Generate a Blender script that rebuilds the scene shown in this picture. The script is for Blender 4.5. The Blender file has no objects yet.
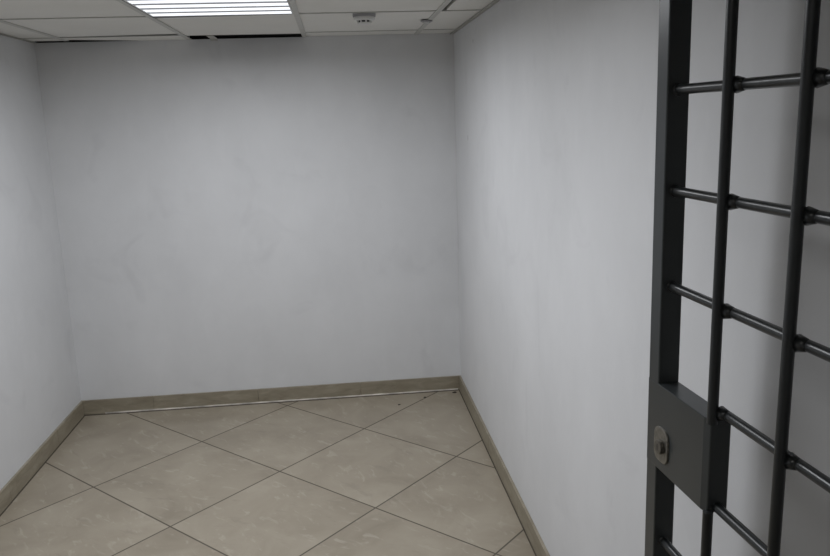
import bpy, bmesh, math, random
from mathutils import Vector, Matrix
random.seed(4)
S = bpy.context.scene
COL = S.collection

# ------------------------------------------------------------------ measures
XL, XR, H = -1.553, 0.687, 2.0907        # side walls, height of the hung ceiling
YF = -5.40                               # wall behind the camera
YC = -3.243                              # where the right wall turns the corner
TX2 = -.136
XC = 2.30                                # side wall of the passage
TOP = 2.45                               # structural slab above the hung ceiling

# ------------------------------------------------------------------ helpers
def link(o, parent=None):
    COL.objects.link(o)
    if parent: o.parent = parent
    return o

def obj(name, bm, mat, parent=None, smooth=False, bevel=0.0, seg=2, auto=None):
    bmesh.ops.recalc_face_normals(bm, faces=bm.faces)
    me = bpy.data.meshes.new(name); bm.to_mesh(me); bm.free()
    me.materials.append(mat)
    if smooth or auto:
        for p in me.polygons: p.use_smooth = True
    if auto and hasattr(me, 'set_sharp_from_angle'):
        me.set_sharp_from_angle(angle=math.radians(auto))
    o = link(bpy.data.objects.new(name, me), parent)
    if bevel:
        m = o.modifiers.new('bevel', 'BEVEL'); m.width = bevel; m.segments = seg
        m.limit_method = 'ANGLE'; m.angle_limit = math.radians(40)
    return o

def empty(name, loc):
    o = bpy.data.objects.new(name, None); o.location = loc; o.empty_display_size = .1
    return link(o)

def tag(o, label, cat, group=None):
    o['label'] = label; o['category'] = cat
    if group: o['group'] = group
    return o

def struct(o, label=None):
    o['kind'] = 'structure'
    if label: o['label'] = label
    return o

def box(bm, a, b, f=None):
    """box between two corners; f maps every corner to its place"""
    vs = []
    for z in (a[2], b[2]):
        for x, y in ((a[0], a[1]), (b[0], a[1]), (b[0], b[1]), (a[0], b[1])):
            v = Vector((x, y, z)); vs.append(bm.verts.new(f(v) if f else v))
    for q in ((3, 2, 1, 0), (4, 5, 6, 7), (0, 1, 5, 4), (1, 2, 6, 5), (2, 3, 7, 6), (3, 0, 4, 7)):
        bm.faces.new([vs[i] for i in q])

def prism(bm, pts, z0, z1, f=None):
    """upright prism over a plan outline"""
    lo = [bm.verts.new(f(Vector((x, y, z0))) if f else (x, y, z0)) for x, y in pts]
    hi = [bm.verts.new(f(Vector((x, y, z1))) if f else (x, y, z1)) for x, y in pts]
    n = len(pts)
    for i in range(n):
        bm.faces.new((lo[i], lo[(i+1) % n], hi[(i+1) % n], hi[i]))
    bm.faces.new(lo[::-1]); bm.faces.new(hi)

def tube(bm, p, q, r, n=20, f=None, r2=None):
    p, q = Vector(p), Vector(q)
    if f: p, q = f(p), f(q)
    d = (q - p).normalized()
    a = d.orthogonal().normalized(); b = d.cross(a)
    rings = []
    for c, rr in ((p, r), (q, r2 or r)):
        rings.append([bm.verts.new(c + (a*math.cos(t) + b*math.sin(t))*rr)
                      for t in [2*math.pi*i/n for i in range(n)]])
    for i in range(n):
        bm.faces.new((rings[0][i], rings[0][(i+1) % n], rings[1][(i+1) % n], rings[1][i]))
    bm.faces.new(rings[0][::-1]); bm.faces.new(rings[1])

def lathe(bm, c, prof, n=32):
    """prof: (radius, z) from top to bottom about the vertical through c"""
    c = Vector(c); rings = []
    for r, z in prof:
        if r < 1e-6: rings.append([bm.verts.new(c + Vector((0, 0, z)))])
        else: rings.append([bm.verts.new(c + Vector((r*math.cos(2*math.pi*i/n), r*math.sin(2*math.pi*i/n), z))) for i in range(n)])
    for A, B in zip(rings, rings[1:]):
        for i in range(n):
            j = (i+1) % n
            if len(A) == 1 and len(B) == 1: continue
            if len(A) == 1: bm.faces.new((A[0], B[i], B[j]))
            elif len(B) == 1: bm.faces.new((A[i], A[j], B[0]))
            else: bm.faces.new((A[i], A[j], B[j], B[i]))

# ------------------------------------------------------------------ materials
class NT:
    def __init__(s, name):
        s.m = bpy.data.materials.new(name); s.m.use_nodes = True
        s.t = s.m.node_tree; s.n = s.t.nodes; s.b = s.n['Principled BSDF']
    def new(s, typ, **k):
        x = s.n.new(typ)
        for a, v in k.items(): setattr(x, a, v)
        return x
    def put(s, sock, v):
        if isinstance(v, bpy.types.NodeSocket): s.t.links.new(v, sock)
        else: sock.default_value = v
    def math(s, op, a, b=0.0, c=0.0):
        x = s.new('ShaderNodeMath', operation=op)
        s.put(x.inputs[0], a); s.put(x.inputs[1], b); s.put(x.inputs[2], c)
        return x.outputs[0]
    def coords(s):
        return s.new('ShaderNodeTexCoord').outputs['Object']
    def scale(s, vec, sc, rot=(0, 0, 0), loc=(0, 0, 0)):
        x = s.new('ShaderNodeMapping'); s.put(x.inputs['Vector'], vec)
        x.inputs['Scale'].default_value = sc; x.inputs['Rotation'].default_value = rot
        x.inputs['Location'].default_value = loc
        return x.outputs[0]
    def noise(s, vec, sc, det=4, rough=.55, dist=0.0):
        x = s.new('ShaderNodeTexNoise'); s.put(x.inputs['Vector'], vec)
        x.inputs['Scale'].default_value = sc; x.inputs['Detail'].default_value = det
        x.inputs['Roughness'].default_value = rough; x.inputs['Distortion'].default_value = dist
        return x.outputs[0]
    def ramp(s, fac, stops):
        x = s.new('ShaderNodeValToRGB'); s.put(x.inputs[0], fac)
        e = x.color_ramp.elements
        while len(e) < len(stops): e.new(.5)
        for k, (p, c) in zip(e, stops):
            k.position = p; k.color = (*c, 1) if len(c) == 3 else c
        return x.outputs[0]
    def mix(s, fac, a, b, mode='MIX'):
        x = s.new('ShaderNodeMix', data_type='RGBA', blend_type=mode)
        s.put(x.inputs[0], fac); s.put(x.inputs[6], a if not isinstance(a, tuple) else (*a, 1))
        s.put(x.inputs[7], b if not isinstance(b, tuple) else (*b, 1))
        return x.outputs[2]
    def bump(s, h, strength, dist):
        x = s.new('ShaderNodeBump'); s.put(x.inputs['Height'], h)
        x.inputs['Strength'].default_value = strength; x.inputs['Distance'].default_value = dist
        s.t.links.new(x.outputs[0], s.b.inputs['Normal'])
    def base(s, c, rough=.5, metal=0.0, spec=.5):
        s.put(s.b.inputs['Base Color'], c if not isinstance(c, tuple) else (*c, 1))
        s.put(s.b.inputs['Roughness'], rough); s.b.inputs['Metallic'].default_value = metal
        s.b.inputs['Specular IOR Level'].default_value = spec
        return s.m

def mat_plain(name, c, rough=.5, metal=0.0, var=.06, sc=30, spec=.5):
    n = NT(name)
    f = n.noise(n.coords(), sc)
    lo = tuple(v*(1-var) for v in c); hi = tuple(min(1, v*(1+var)) for v in c)
    return n.base(n.ramp(f, [(.3, lo), (.7, hi)]), rough, metal, spec)

def mat_wall():
    n = NT('wall_paint'); co = n.coords()
    a = n.noise(n.scale(co, (1, 1, .8)), 2.4, 5, .6)                 # broad uneven coats
    b = n.noise(n.scale(co, (1, 1, .45)), 7, 5, .6, .6)              # roller and rub marks
    c = n.mix(n.ramp(a, [(.35, (0, 0, 0)), (.7, (1, 1, 1))]), (.605, .613, .626), (.658, .666, .680))
    c = n.mix(n.math('MULTIPLY', n.ramp(b, [(.56, (0, 0, 0)), (.72, (1, 1, 1))]), .14), c, (.74, .745, .76))
    d = n.noise(co, 3.3, 3, .5, 1.2)
    c = n.mix(n.math('MULTIPLY', n.ramp(d, [(.6, (0, 0, 0)), (.75, (1, 1, 1))]), .18), c, (.42, .42, .44))
    for p, r, k in (((XR, -.597, 1.993), .010, .45), ((XR, -.405, 1.528), .016, .30)):      # a plugged hole, a knock
        v = n.new('ShaderNodeVectorMath', operation='DISTANCE'); n.put(v.inputs[0], co); v.inputs[1].default_value = p
        n_ = n.ramp(n.math('DIVIDE', v.outputs['Value'], r*2), [(.3, (1, 1, 1)), (.6, (0, 0, 0))])
        c = n.mix(n.math('MULTIPLY', n_, k), c, (.2, .2, .2))
    n.bump(n.noise(co, 60, 4), .12, .002)
    return n.base(c, .62, 0, .3)

def mat_floor():
    n = NT('floor_tile'); co = n.coords()
    t, ox, oy, th = .60877, -.34895, -.93633, .76856
    sp = n.new('ShaderNodeSeparateXYZ'); n.put(sp.inputs[0], co)
    X = n.math('SUBTRACT', sp.outputs[0], ox); Y = n.math('SUBTRACT', sp.outputs[1], oy)
    cs, sn = math.cos(th)/t, math.sin(th)/t
    A = n.math('SUBTRACT', n.math('MULTIPLY', X, cs), n.math('MULTIPLY', Y, sn))
    B = n.math('ADD', n.math('MULTIPLY', X, sn), n.math('MULTIPLY', Y, cs))
    def edge(v):
        f = n.math('FRACT', v); return n.math('MINIMUM', f, n.math('SUBTRACT', 1.0, f))
    # the cut pieces in the two rear corners are whole, with no joint across them
    ea = n.math('ADD', edge(A), n.math('LESS_THAN', A, -1.5)); eb = n.math('ADD', edge(B), n.math('GREATER_THAN', B, 1.5))
    e = n.math('MINIMUM', ea, eb)
    grout = n.ramp(e, [(.0036, (1, 1, 1)), (.0058, (0, 0, 0))])
    # every tile takes its own piece of the marbling
    cid = n.new('ShaderNodeCombineXYZ'); n.put(cid.inputs[0], n.math('FLOOR', A)); n.put(cid.inputs[1], n.math('FLOOR', B))
    wn = n.new('ShaderNodeTexWhiteNoise', noise_dimensions='3D'); n.put(wn.inputs['Vector'], cid.outputs[0])
    v = n.new('ShaderNodeVectorMath', operation='MULTIPLY_ADD')
    n.put(v.inputs[0], wn.outputs['Color']); v.inputs[1].default_value = (9, 9, 9); n.put(v.inputs[2], co)
    q = v.outputs[0]
    cloud = n.noise(q, 3.2, 6, .62, .7)
    c = n.ramp(cloud, [(.3, (.250, .217, .167)), (.5, (.304, .267, .209)), (.72, (.356, .318, .254))])
    def turned(base, spread):
        x = n.new('ShaderNodeVectorRotate', rotation_type='Z_AXIS'); n.put(x.inputs['Vector'], q)
        n.put(x.inputs['Angle'], n.math('MULTIPLY_ADD', wn.outputs['Value'], spread, base)); return x.outputs[0]
    streak = n.noise(n.scale(turned(.6, .9), (6, 15, 1)), 1.6, 6, .6, .9)
    c = n.mix(n.math('MULTIPLY', n.ramp(streak, [(.57, (0, 0, 0)), (.68, (1, 1, 1))]), .38), c, (.48, .44, .37))
    sc2 = n.noise(n.scale(turned(.2, 1.2), (4, 13, 1)), 1.5, 5, .6, .6)
    c = n.mix(n.math('MULTIPLY', n.ramp(sc2, [(.60, (0, 0, 0)), (.70, (1, 1, 1))]), .32), c, (.19, .168, .135))
    c = n.mix(n.math('MULTIPLY', wn.outputs['Value'], .10), c, (.36, .31, .24))
    c = n.mix(grout, c, (.078, .066, .050))
    n.bump(n.math('SUBTRACT', n.math('MULTIPLY', cloud, .05), grout), .25, .002)
    r = n.math('MULTIPLY_ADD', grout, .4, n.math('MULTIPLY_ADD', cloud, .2, .30))
    return n.base(c, r, 0, .45)

def mat_skirting():
    n = NT('skirting_tile'); co = n.coords()
    a = n.noise(n.scale(co, (2, 2, 7)), 4, 5, .6, .6)
    c = n.ramp(a, [(.3, (.205, .178, .130)), (.55, (.270, .240, .182)), (.75, (.330, .298, .232))])
    return n.base(c, .38, 0, .45)

def mat_panel():
    n = NT('ceiling_panel_board'); co = n.coords()
    a = n.noise(co, 2.2, 4); b = n.noise(co, 160, 3)
    c = n.ramp(a, [(.3, (.690, .685, .655)), (.7, (.745, .74, .71))])
    c = n.mix(n.math('MULTIPLY', n.ramp(b, [(.58, (0, 0, 0)), (.66, (1, 1, 1))]), .15), c, (.45, .44, .42))
    n.bump(b, .3, .001)
    return n.base(c, .85, 0, .2)

def mat_steel_paint(name='grey_enamel', k=1.0):
    n = NT(name); co = n.coords()
    a = n.noise(co, 5, 2)
    c = n.ramp(a, [(.3, (.037*k, .042*k, .044*k)), (.7, (.047*k, .053*k, .055*k))])
    r = n.ramp(n.noise(co, 40, 4), [(0, (.29, .29, .29)), (1, (.31, .31, .31))])
    return n.base(c, r, 0.15, .55)

def mat_emit(name, c, k):
    n = NT(name)
    f = n.noise(n.scale(n.coords(), (1, 20, 1)), 2, 2)
    cc = n.ramp(f, [(.3, tuple(v*.97 for v in c)), (.7, c)])
    n.put(n.b.inputs['Emission Color'], cc); n.b.inputs['Emission Strength'].default_value = k
    return n.base((.8, .8, .8), .5)

M_wall, M_floor, M_skirt, M_panel, M_enamel = mat_wall(), mat_floor(), mat_skirting(), mat_panel(), mat_steel_paint()
M_bar = mat_steel_paint('dark_bar_enamel', .5)
M_tee = mat_plain('grid_metal', (.50, .50, .475), .5, 0.0, .05, 20)
M_angle = mat_plain('edge_angle_metal', (.34, .335, .31), .5, 0, .06, 20)
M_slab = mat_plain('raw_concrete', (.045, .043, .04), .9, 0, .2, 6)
M_white = mat_plain('white_lacquer', (.72, .72, .72), .4, 0, .03, 30)
M_grey_plastic = mat_plain('grey_plastic', (.30, .30, .31), .45, 0, .05, 30)
M_plastic = mat_plain('white_plastic', (.62, .62, .61), .4, 0, .03, 40)
M_dark = mat_plain('dark_plastic_and_gap_shade', (.02, .02, .022), .4, 0, .1, 40)
M_louvre = mat_plain('grey_aluminium', (.74, .77, .84), .5, 0, .05, 40)
M_light = mat_emit('lit_diffuser', (.90, .945, 1.0), 1.15)
M_nickel = mat_plain('worn_nickel', (.22, .21, .185), .40, .7, .25, 90)
M_nickel_dark = mat_plain('tarnished_nickel', (.15, .142, .125), .38, .7, .25, 120)
M_grout = mat_plain('pale_sealant', (.50, .47, .42), .6, 0, .5, 9)
M_joint = mat_plain('dark_joint', (.075, .062, .046), .8, 0, .2, 20)
M_crumb = mat_plain('dark_grit', (.035, .030, .024), .8, 0, .3, 200)

# ------------------------------------------------------------------ room shell
bm = bmesh.new(); box(bm, (XL-.15, YF-.15, -.12), (XC+.15, .15, 0))
struct(obj('floor', bm, M_floor))
bm = bmesh.new(); prism(bm, [(XL-.15, 0), (XR+.1, 0), (XR+.1, H+.06), (TX2, H+.06), (TX2, H+.001), (XL-.15, H+.001)], 0, .15, lambda v: Vector((v.x, v.z, v.y)))
struct(obj('wall_back', bm, M_wall))
# bare concrete above the plaster line, seen through the open slots
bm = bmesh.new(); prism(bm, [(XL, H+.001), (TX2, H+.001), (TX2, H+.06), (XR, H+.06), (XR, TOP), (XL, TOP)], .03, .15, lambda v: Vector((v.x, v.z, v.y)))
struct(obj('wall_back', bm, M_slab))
bm = bmesh.new(); box(bm, (XL-.15, YF, 0), (XL, 0, TOP))
struct(obj('wall_left', bm, M_wall))
# right wall with its rounded plaster corner, then the passage face
rc, SP = .085, math.radians(26)            # the wall bends away by this much
arc = [(XR+rc-rc*math.cos(a), YC+.03-rc*math.sin(a)) for a in [SP*i/8 for i in range(9)]]
xe, ye = arc[-1]
ypass = ye - (XC-xe)/math.tan(SP)
pts = [(XR, 0)] + arc + [(XC, ypass), (XC+.1, ypass), (XC+.1, 0)]
bm = bmesh.new(); prism(bm, pts, 0, TOP)
struct(obj('wall_right', bm, M_wall, auto=25))
bm = bmesh.new(); box(bm, (XC, YF, 0), (XC+.15, ypass, TOP))
struct(obj('wall_passage', bm, M_wall))
bm = bmesh.new(); box(bm, (XL-.15, YF-.15, 0), (XC+.15, YF, TOP))
struct(obj('wall_front', bm, M_wall))

# structural slab above the hung ceiling (seen only as the dark behind the open slots)
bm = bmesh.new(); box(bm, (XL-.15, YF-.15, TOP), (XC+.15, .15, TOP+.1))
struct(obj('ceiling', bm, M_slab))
# the part of the hung ceiling nearer than the lamp row
bm = bmesh.new()
prism(bm, [(XL+.001, -1.53), (XL+.001, YF+.001), (XC-.001, YF+.001), (XC-.001, ypass-.002), (xe-.001, ye-.001), (XR-.001, YC+.02), (XR-.001, -1.53)], H+.004, H+.020)
struct(obj('ceiling', bm, M_panel))

# ------------------------------------------------------------------ ceiling grid
TX = (-1.363, -.748, -.136, .478)
R1, R2, R3 = -.205, -.915, -1.525
bm = bmesh.new()
fw = .012
def tee_y(x, y0, y1):                                   # bar running front to back
    box(bm, (x-fw, y0, H-.001), (x+fw, y1, H+.003)); box(bm, (x-.0015, y0, H+.003), (x+.0015, y1, H+.04))
def tee_x(y, x0, x1):
    w = .007
    box(bm, (x0, y-w, H-.0005), (x1, y+w, H+.003)); box(bm, (x0, y-.0015, H+.003), (x1, y+.0015, H+.04))
for i, x in enumerate(TX):
    tee_y(x, YF+.002, (-.075, -.003, -.003, -.001)[i])
segs = [XL+.003] + list(TX) + [XR-.003]
for r in (R1, R2, R3, R3-.61, R3-1.22):
    for k in range(5):
        if r in (R1, R2) and k == 2: continue                 # no cross bar where the strip is missing
        a = segs[k] + (fw if k else 0); b = segs[k+1] - (fw if k < 4 else 0)
        tee_x(r, a, b)
struct(obj('trim_1', bm, M_tee))
# edge angles on the side walls
bm = bmesh.new()
box(bm, (XL+.0005, YC, H-.002), (XL+.016, -.001, H+.001)); box(bm, (XL+.0005, YC, H+.001), (XL+.003, -.001, H+.02))
struct(obj('trim_2', bm, M_angle))
bm = bmesh.new()
box(bm, (XR-.020, YC+.05, H-.003), (XR-.0005, -.001, H+.001)); box(bm, (XR-.003, YC+.05, H+.001), (XR-.0005, -.001, H+.02))
struct(obj('trim_3', bm, M_angle))

# ------------------------------------------------------------------ ceiling panels
def panel(x0, x1, pts_y, label, zt=(0, 0), group='ceiling panels'):
    """pts_y: near y, far y at left, far y at right; zt lifts or drops the far edge"""
    yn, yl, yr = pts_y
    bm = bmesh.new()
    def f(v):
        far = v.y > 0
        fx = (v.x - x0)/(x1 - x0)
        y = (yl + (yr-yl)*fx) if far else (yn if not isinstance(yn, tuple) else yn[0] + (yn[1]-yn[0])*fx)
        return Vector((v.x, y, v.z + ((zt[0] + (zt[1]-zt[0])*fx) if far else 0)))
    box(bm, (x0, -1, H+.0035), (x1, 1, H+.0165), f)
    o = obj('ceiling_panel', bm, M_panel, bevel=.0015, seg=1)
    return tag(o, label, 'ceiling panel', group)
g = .004
X = [XL+.004] + list(TX) + [XR-.004]
def cx(k): return X[k] + g, X[k+1] - g
def ry(a, b): return (a + g, b - g, b - g)
panel(*cx(0), ry(R3, R2), 'narrow grey ceiling panel along the left wall, in the row of the lamp')
panel(*cx(1), ry(R3, R2), 'large dull grey ceiling panel immediately left of the lit ceiling lamp')
panel(*cx(3), ry(R3, R2), 'pale ceiling panel immediately right of the lit ceiling lamp')
panel(X[4]+.034, X[5]-g, ry(R3, R2), 'cut ceiling panel along the right wall, in the row of the lamp')
panel(*cx(0), ry(R2, R1), 'narrow ceiling panel along the left wall, second row from the back')
panel(*cx(1), (R2+g, R1-.010, R1-.052), 'ceiling panel with a dark gap along its far edge, left of the panel behind the lamp')
panel(*cx(2), ((R2+.070, R2+.012), -.160, -.140), 'ceiling panel between the lit lamp and the dark open slot')
panel(*cx(3), ry(R2, R1), 'pale ceiling panel that carries the white smoke detector')
panel(*cx(4), ry(R2, R1), 'small cut ceiling panel along the right wall, second row from the back')
panel(*cx(0), (R1+g, -.055, -.050), 'tiny corner ceiling piece where left and back walls meet')
a, b = cx(1)
bm = bmesh.new(); prism(bm, [(a, R1+g), (b, R1+g), (b, -.002), (a+.36, -.002), (a, -.120)], H+.0005, H+.0135)
tag(obj('ceiling_panel', bm, M_panel, bevel=.0015, seg=1), 'crooked narrow ceiling strip over the back wall with a dark wedge behind it', 'ceiling panel', 'ceiling panels')
panel(*cx(3), (R1+g, -.003, -.003), 'narrow ceiling strip over the back wall, right of the dark open slot')
panel(*cx(4), (R1+g, -.003, -.003), 'small ceiling corner piece where back and right walls meet')
# little hanger tab left standing in the open slot
bm = bmesh.new(); box(bm, (-.640, -.140, H+.002), (-.603, -.0005, H+.0035)); box(bm, (-.640, -.003, H-.010), (-.603, -.0005, H+.002))
struct(obj('trim_5', bm, M_tee))

# ------------------------------------------------------------------ ceiling lamps
def make_lamp(label, lx0, lx1, ly0, ly1, light, watt, col, zb=H):
    lamp = empty('ceiling_light', ((lx0+lx1)/2, (ly0+ly1)/2, zb))
    tag(lamp, label, 'ceiling light', 'ceiling lamps')
    def L(v): return Vector(v) + Vector((0, 0, zb - H)) - lamp.location
    fr = .006
    bm = bmesh.new()
    for a, b in (((lx0, ly0), (lx1, ly0+fr)), ((lx0, ly1-fr*.4), (lx1, ly1)), ((lx0, ly0+fr), (lx0+fr, ly1-fr*.4)), ((lx1-fr*.7, ly0+fr), (lx1, ly1-fr*.4))):
        box(bm, (*a, H-.003), (*b, H+.07), L)
    box(bm, (lx0, ly0, H+.07), (lx1, ly1, H+.075), L)
    obj('frame', bm, M_white, lamp, bevel=.001, seg=1)
    bm = bmesh.new(); box(bm, (lx0+fr, ly0+fr, H-.0005), (lx1-fr*.7, ly1-fr*.4, H+.010), L)
    obj('diffuser', bm, light, lamp)
    pitch = .1135
    for k in range(5):
        y1 = ly1 - .0064 - pitch*k - pitch*.60
        y0 = max(y1 - pitch*.36, ly0+fr)
        bm = bmesh.new(); box(bm, (lx0+fr, y0, H-.0013), (lx1-fr*.7, y1, H-.0004), L)
        obj('reflector_strip', bm, M_louvre, lamp)
    ld = bpy.data.lights.new('lamp_light', 'AREA'); ld.shape = 'RECTANGLE'; ld.size = lx1-lx0-.03; ld.size_y = ly1-ly0-.03
    ld.energy = watt; ld.color = col; ld.spread = math.radians(172)
    lo = link(bpy.data.objects.new('lamp_light', ld), lamp); lo.location = (0, 0, -.004)
    return lamp, L
lx0, lx1, ly0, ly1 = TX[1]+.0165, TX[2]-.013, R3+.008, R2-.030
lamp, L = make_lamp('lit square ceiling lamp with pale stripes, set in the ceiling grid', lx0, lx1, ly0, ly1, M_light, 16.5, (.95, .965, 1))
make_lamp('square ceiling lamp nearer than the picture edge, over the front of the room', lx0, lx1, ly0-1.30, ly1-1.30, M_light, 13.5, (.95, .965, 1), H-.0705)
make_lamp('added unseen fill lamp over the passage behind the viewer', lx0, lx1, ly0-3.1, ly1-3.1, M_light, 2.5, (1, .95, .88), H-.0705)  # added lamp, put in to fill the gate and floor with light
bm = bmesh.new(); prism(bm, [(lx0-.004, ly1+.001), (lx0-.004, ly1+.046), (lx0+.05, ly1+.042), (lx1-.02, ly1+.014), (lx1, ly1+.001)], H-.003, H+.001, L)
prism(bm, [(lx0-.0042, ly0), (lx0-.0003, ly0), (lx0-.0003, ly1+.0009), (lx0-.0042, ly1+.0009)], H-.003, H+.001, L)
obj('gap_shade_strip', bm, M_dark, lamp)  # dark strip painted in for the unlit gap along the lamp's far and left edges
# pale lip of the lamp tray hanging at its far left edge
bm = bmesh.new(); prism(bm, [(lx0+.03, ly1+.0435), (lx0+.06, ly1+.0425), (lx0+.36, ly1+.030), (lx0+.34, ly1+.038), (lx0+.03, ly1+.098)], H-.001, H+.001, L)
obj('lip', bm, M_white, lamp)

# ------------------------------------------------------------------ detectors
c = (.156, -.868, H)
det = empty('smoke_detector', c); tag(det, 'round white smoke detector hanging from the ceiling panel', 'smoke detector')
bm = bmesh.new(); lathe(bm, (0, 0, 0), [(0, .004), (.050, .004), (.051, -.004), (.050, -.011), (.047, -.013), (0, -.013)])
obj('base', bm, M_grey_plastic, det, auto=40)
bm = bmesh.new(); lathe(bm, (0, 0, 0), [(0, -.012), (.046, -.012), (.048, -.018), (.046, -.024), (.040, -.027), (0, -.027)])
hd = obj('housing', bm, M_plastic, det, auto=40)
bm = bmesh.new(); lathe(bm, (0, 0, 0), [(0, -.026), (.026, -.026), (.027, -.036), (0, -.036)])
obj('vent', bm, M_dark, det, auto=40)
for k in range(8):
    a = 2*math.pi*k/8 + .2
    bm = bmesh.new()
    tube(bm, (.031*math.cos(a), .031*math.sin(a), -.026), (.027*math.cos(a), .027*math.sin(a), -.037), .0038, 10)
    obj('rib', bm, M_plastic, det, auto=40)
bm = bmesh.new(); lathe(bm, (0, 0, 0), [(0, -.035), (.031, -.035), (.031, -.039), (.025, -.043), (0, -.044)])
obj('cap', bm, M_plastic, det, auto=40)

snk = empty('ceiling_sensor', (.462, -.612, H)); tag(snk, 'small round grey fitting on the ceiling grid bar near the right wall', 'sensor')
bm = bmesh.new(); lathe(bm, (0, 0, 0), [(0, -.0005), (.028, -.0005), (.029, -.006), (.022, -.009), (0, -.009)])
obj('plate', bm, M_grey_plastic, snk, auto=40)
bm = bmesh.new(); lathe(bm, (0, 0, 0), [(0, -.008), (.012, -.008), (.010, -.017), (0, -.018)])
obj('button', bm, M_plastic, snk, auto=40)

# ------------------------------------------------------------------ skirting
hs, ts = .0906, .012
def skirt(name, run, mapf, joints):
    bm = bmesh.new()
    cuts = [run[0]] + [j for j in sorted(joints) if run[0] < j < run[1]] + [run[1]]
    for a, b in zip(cuts, cuts[1:]):
        box(bm, (a+.0004, 0, 0), (b-.0004, ts, hs), mapf)
    return struct(obj(name, bm, M_skirt, bevel=.0012, seg=2))
skirt('baseboard_back', (XL, XR), lambda v: Vector((v.x, -v.y, v.z)), [-1.143+.607*k for k in range(-1, 4)])
skirt('baseboard_left', (YF, -ts), lambda v: Vector((XL+v.y, v.x, v.z)), [-.43-.607*k for k in range(9)])
skirt('baseboard_right', (YC+.05, -ts), lambda v: Vector((XR-v.y, v.x, v.z)), [-.30-.607*k for k in range(6)])
# dark joint above the skirting, pale bead of sealant at its foot
bm = bmesh.new(); prism(bm, [(-ts, .005), (-ts-.004, .005), (-ts-.003, .010), (-ts, .012)], XL+.13, XR-.02, lambda v: Vector((v.z, v.x, v.y)))
struct(obj('trim_4', bm, M_grout))
bm = bmesh.new(); prism(bm, [(-ts, 0), (-ts-.005, 0), (-ts-.005, .004), (-ts, .005)], XL+ts, XR-ts, lambda v: Vector((v.z, v.x, v.y)))
struct(obj('trim_6', bm, M_joint))
for k, (x0, x1) in enumerate(((XL+ts, XL+ts+.004), (XR-ts-.004, XR-ts))):
    bm = bmesh.new(); box(bm, (x0, YC+.05, 0), (x1, -ts-.005, .004)); struct(obj('trim_%d' % (7+k), bm, M_joint))
# ------------------------------------------------------------------ grit on the floor
for k, (x, y, s, lab) in enumerate(((.290, -.190, .006, 'dark crumb of grit on the floor tile, the one farthest from the corner'),
                               (.452, -.100, .006, 'dark crumb of grit by the foot of the back skirting'),
                               (.640, -.052, .010, 'dark crumb of grit in the right rear corner of the floor'))):
    bm = bmesh.new(); bmesh.ops.create_icosphere(bm, subdivisions=2, radius=s)
    for v in bm.verts:
        v.co *= random.uniform(.75, 1.15); v.co.z = max(v.co.z*.4, -.003) + .003; v.co.x *= 1.4
    o = obj('grit_crumb', bm, M_crumb); o.location = (x, y, 0)
    tag(o, lab, 'grit', 'crumbs of grit')

# ------------------------------------------------------------------ barred gate
GX, AL, GY = .54593, .04886, -3.14369
T = Vector((-.01753, -.02526, 1)); E = Vector((math.sin(AL), -math.cos(AL), 0)); N = Vector((math.cos(AL), math.sin(AL), 0))
gate = empty('barred_gate', (GX, GY, 0))
tag(gate, 'dark grey steel barred gate standing open beside the right wall', 'gate')
def G(v): return E*v.x + N*v.y + T*v.z                  # along the leaf, through it, up
W, D1, PU, ZH, PZ = .0374, .1657, .1615, 1.0385, .1578
Z0, Z1, UH = .06, 2.02, .80
def gbox(name, a, b, bev=.003):
    bm = bmesh.new(); box(bm, a, b, G); return obj(name, bm, M_enamel, gate, bevel=bev, seg=3)
gbox('stile', (-.0368, 0, Z0), (0, W, Z1))
gbox('stile', (UH, 0, Z0), (UH+.037, W, Z1))
gbox('rail', (.0005, 0, Z1-.037), (UH-.0005, W, Z1))
gbox('rail', (.0005, 0, Z0), (UH-.0005, W, Z0+.037))
rb = .0078
vv = W/2 - .0154
LZ0, LZ1, LU = 1.0297, 1.1840, .1635
for k in range(4):
    u = D1 + PU*k
    for a, b in (((Z0+.036, LZ0+.004), (LZ1-.004, Z1-.036)) if k == 0 else ((Z0+.036, Z1-.036),)):
        bm = bmesh.new(); tube(bm, (u, vv, a), (u, vv, b), rb, 20, G)
        obj('vertical_bar', bm, M_bar, gate, auto=50)
def weld(bm, u, v, z, s):
    c = Vector((u, v, z))
    r = bmesh.ops.create_icosphere(bm, subdivisions=2, radius=1)['verts']
    for q in r: q.co = G(c + Vector((q.co.x*s[0], q.co.y*s[1], q.co.z*s[2])))
for k in range(-5, 6):
    z = ZH + PZ*k
    bm = bmesh.new(); tube(bm, (D1-.004 if k in (0, 1) else -.001, W/2, z), (UH+.001, W/2, z), rb, 20, G)
    o = obj('horizontal_bar', bm, M_bar, gate, auto=50)
    for cc, ss in [((D1+PU*j+.006, W/2-.006), (.0085, .008, .0105)) for j in range(4)] + [((0, W/2), (.004, .0105, .0105)), ((UH, W/2), (.004, .0105, .0105))]:
        if (k in (0, 1) and cc[0] == 0) or (k == 0 and cc[0] < .2): continue
        bm = bmesh.new()
        if ss[0] > .005: tube(bm, (cc[0]-.003, cc[1]+.001, z), (cc[0]+.011, W/2, z), .0118, 16, G, .0075)
        else: weld(bm, cc[0], cc[1], z, ss)
        obj('weld', bm, M_bar, o, smooth=True)
# lock case between the lock stile and the first bar
bm = bmesh.new()
prism(bm, [(-.0362, -.0004), (.149, -.0004), (LU-.001, .003), (LU, .0045), (LU, W-.003), (LU-.003, W), (-.0362, W)], LZ0, LZ1, lambda v: G(v + Vector((0, 0, (.010+.006*max(v.x, 0)/LU)*max(v.y, 0)/W if v.z == LZ1 else 0))))
case = obj('lock_case', bm, M_enamel, gate, bevel=.0012, seg=2)
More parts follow.
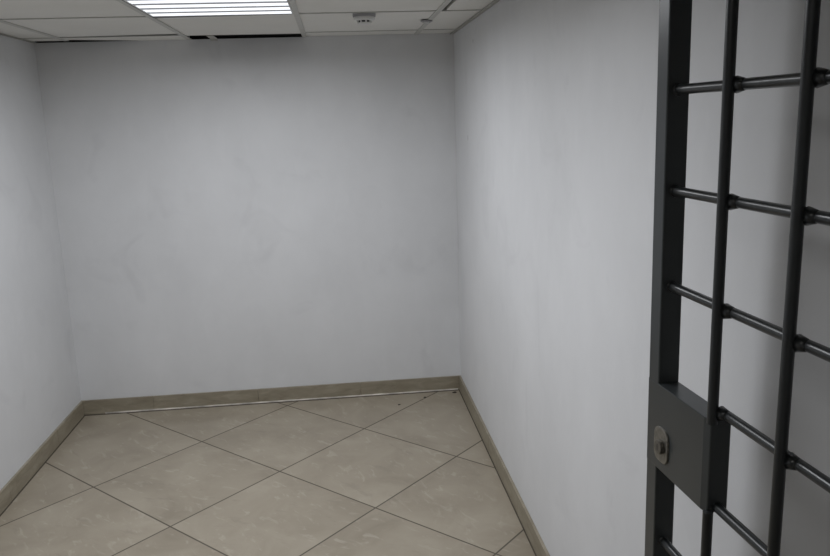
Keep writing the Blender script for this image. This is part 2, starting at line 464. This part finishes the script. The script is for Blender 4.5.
# escutcheon (a slot shape) and its cylinder
def rounded(w, h, r=.017, n=8):
    return [(sx*(w/2-r) + r*math.cos(q+a), sy*(h/2-r) + r*math.sin(q+a)) for sx, sy, q in ((1, 1, 0), (-1, 1, math.pi/2), (-1, -1, math.pi), (1, -1, 1.5*math.pi)) for a in [math.pi/2*i/n for i in range(n+1)]]
def stadium(w, h, n=14):
    r = w/2; return [(r*math.cos(a), h/2-r+r*math.sin(a)) for a in [math.pi*i/n for i in range(n+1)]] + \
                    [(r*math.cos(a), -(h/2-r)+r*math.sin(a)) for a in [math.pi+math.pi*i/n for i in range(n+1)]]
ec = (.0205, 1.0800)
def slab(bm, pts, v0, v1):
    lo = [bm.verts.new(G(Vector((ec[0]+a, v0, ec[1]+b)))) for a, b in pts]
    hi = [bm.verts.new(G(Vector((ec[0]+a, v1, ec[1]+b)))) for a, b in pts]
    n = len(pts)
    for i in range(n): bm.faces.new((lo[i], lo[(i+1) % n], hi[(i+1) % n], hi[i]))
    bm.faces.new(lo[::-1]); bm.faces.new(hi)
bm = bmesh.new(); slab(bm, rounded(.048, .062), .001, -.0040)
esc = obj('escutcheon', bm, M_nickel, case, bevel=.0015, seg=2); esc['label'] = 'worn nickel oval lock plate'
bm = bmesh.new(); n = 28
slab(bm, [(.004+.0125*math.cos(2*math.pi*i/n), -.001+.0125*math.sin(2*math.pi*i/n)) for i in range(n)], -.004, -.0115)
obj('lock_cylinder', bm, M_nickel_dark, case, bevel=.001, seg=2)
bm = bmesh.new(); slab(bm, [(.0028, -.007), (.0052, -.007), (.0052, .005), (.0028, .005)], -.0112, -.0117)
obj('keyhole', bm, M_dark, case)
# hinges (near the viewer, outside the picture) and the post they turn on
for z in (.35, 1.75):
    bm = bmesh.new(); tube(bm, (UH+.045, W/2, z-.06), (UH+.045, W/2, z+.06), .011, 18, G)
    obj('hinge', bm, M_enamel, gate, auto=40)
bm = bmesh.new(); box(bm, (UH+.056, -.005, 0), (UH+.116, .055, H-.001), lambda v: G(v))
post = obj('gate_post', bm, M_enamel, bevel=.004, seg=2); post.location = (GX, GY, 0)
tag(post, 'dark grey steel post that carries the barred gate', 'post')

# ------------------------------------------------------------------ world, camera, colour
w = bpy.data.worlds.new('world'); S.world = w; w.use_nodes = True
w.node_tree.nodes['Background'].inputs[0].default_value = (.8, .9, 1, 1)
w.node_tree.nodes['Background'].inputs[1].default_value = .05

cam_d = bpy.data.cameras.new('camera'); cam = link(bpy.data.objects.new('camera', cam_d))
yaw, pitch, roll, f = .09787, -.20927, -.03331, 754.25
cy, sy, cp, sp = math.cos(yaw), math.sin(yaw), math.cos(pitch), math.sin(pitch)
fw_ = Vector((sy*cp, cy*cp, sp)); r0 = Vector((cy, -sy, 0)); u0 = r0.cross(fw_)
r_ = r0*math.cos(roll) + u0*math.sin(roll); u_ = -r0*math.sin(roll) + u0*math.cos(roll)
m = Matrix((r_, u_, -fw_)).transposed().to_4x4(); m.translation = Vector((0, -4.34369, 1.64025))
cam.matrix_world = m
cam_d.sensor_width = 36; cam_d.lens = 36*f/830; cam_d.clip_start = .02
S.camera = cam
S.view_settings.view_transform = 'Standard'; S.view_settings.look = 'None'
S.view_settings.gamma = 1; S.view_settings.use_curve_mapping = False
S.view_settings.exposure = 0
S.cycles.max_bounces = 16; S.cycles.diffuse_bounces = 10
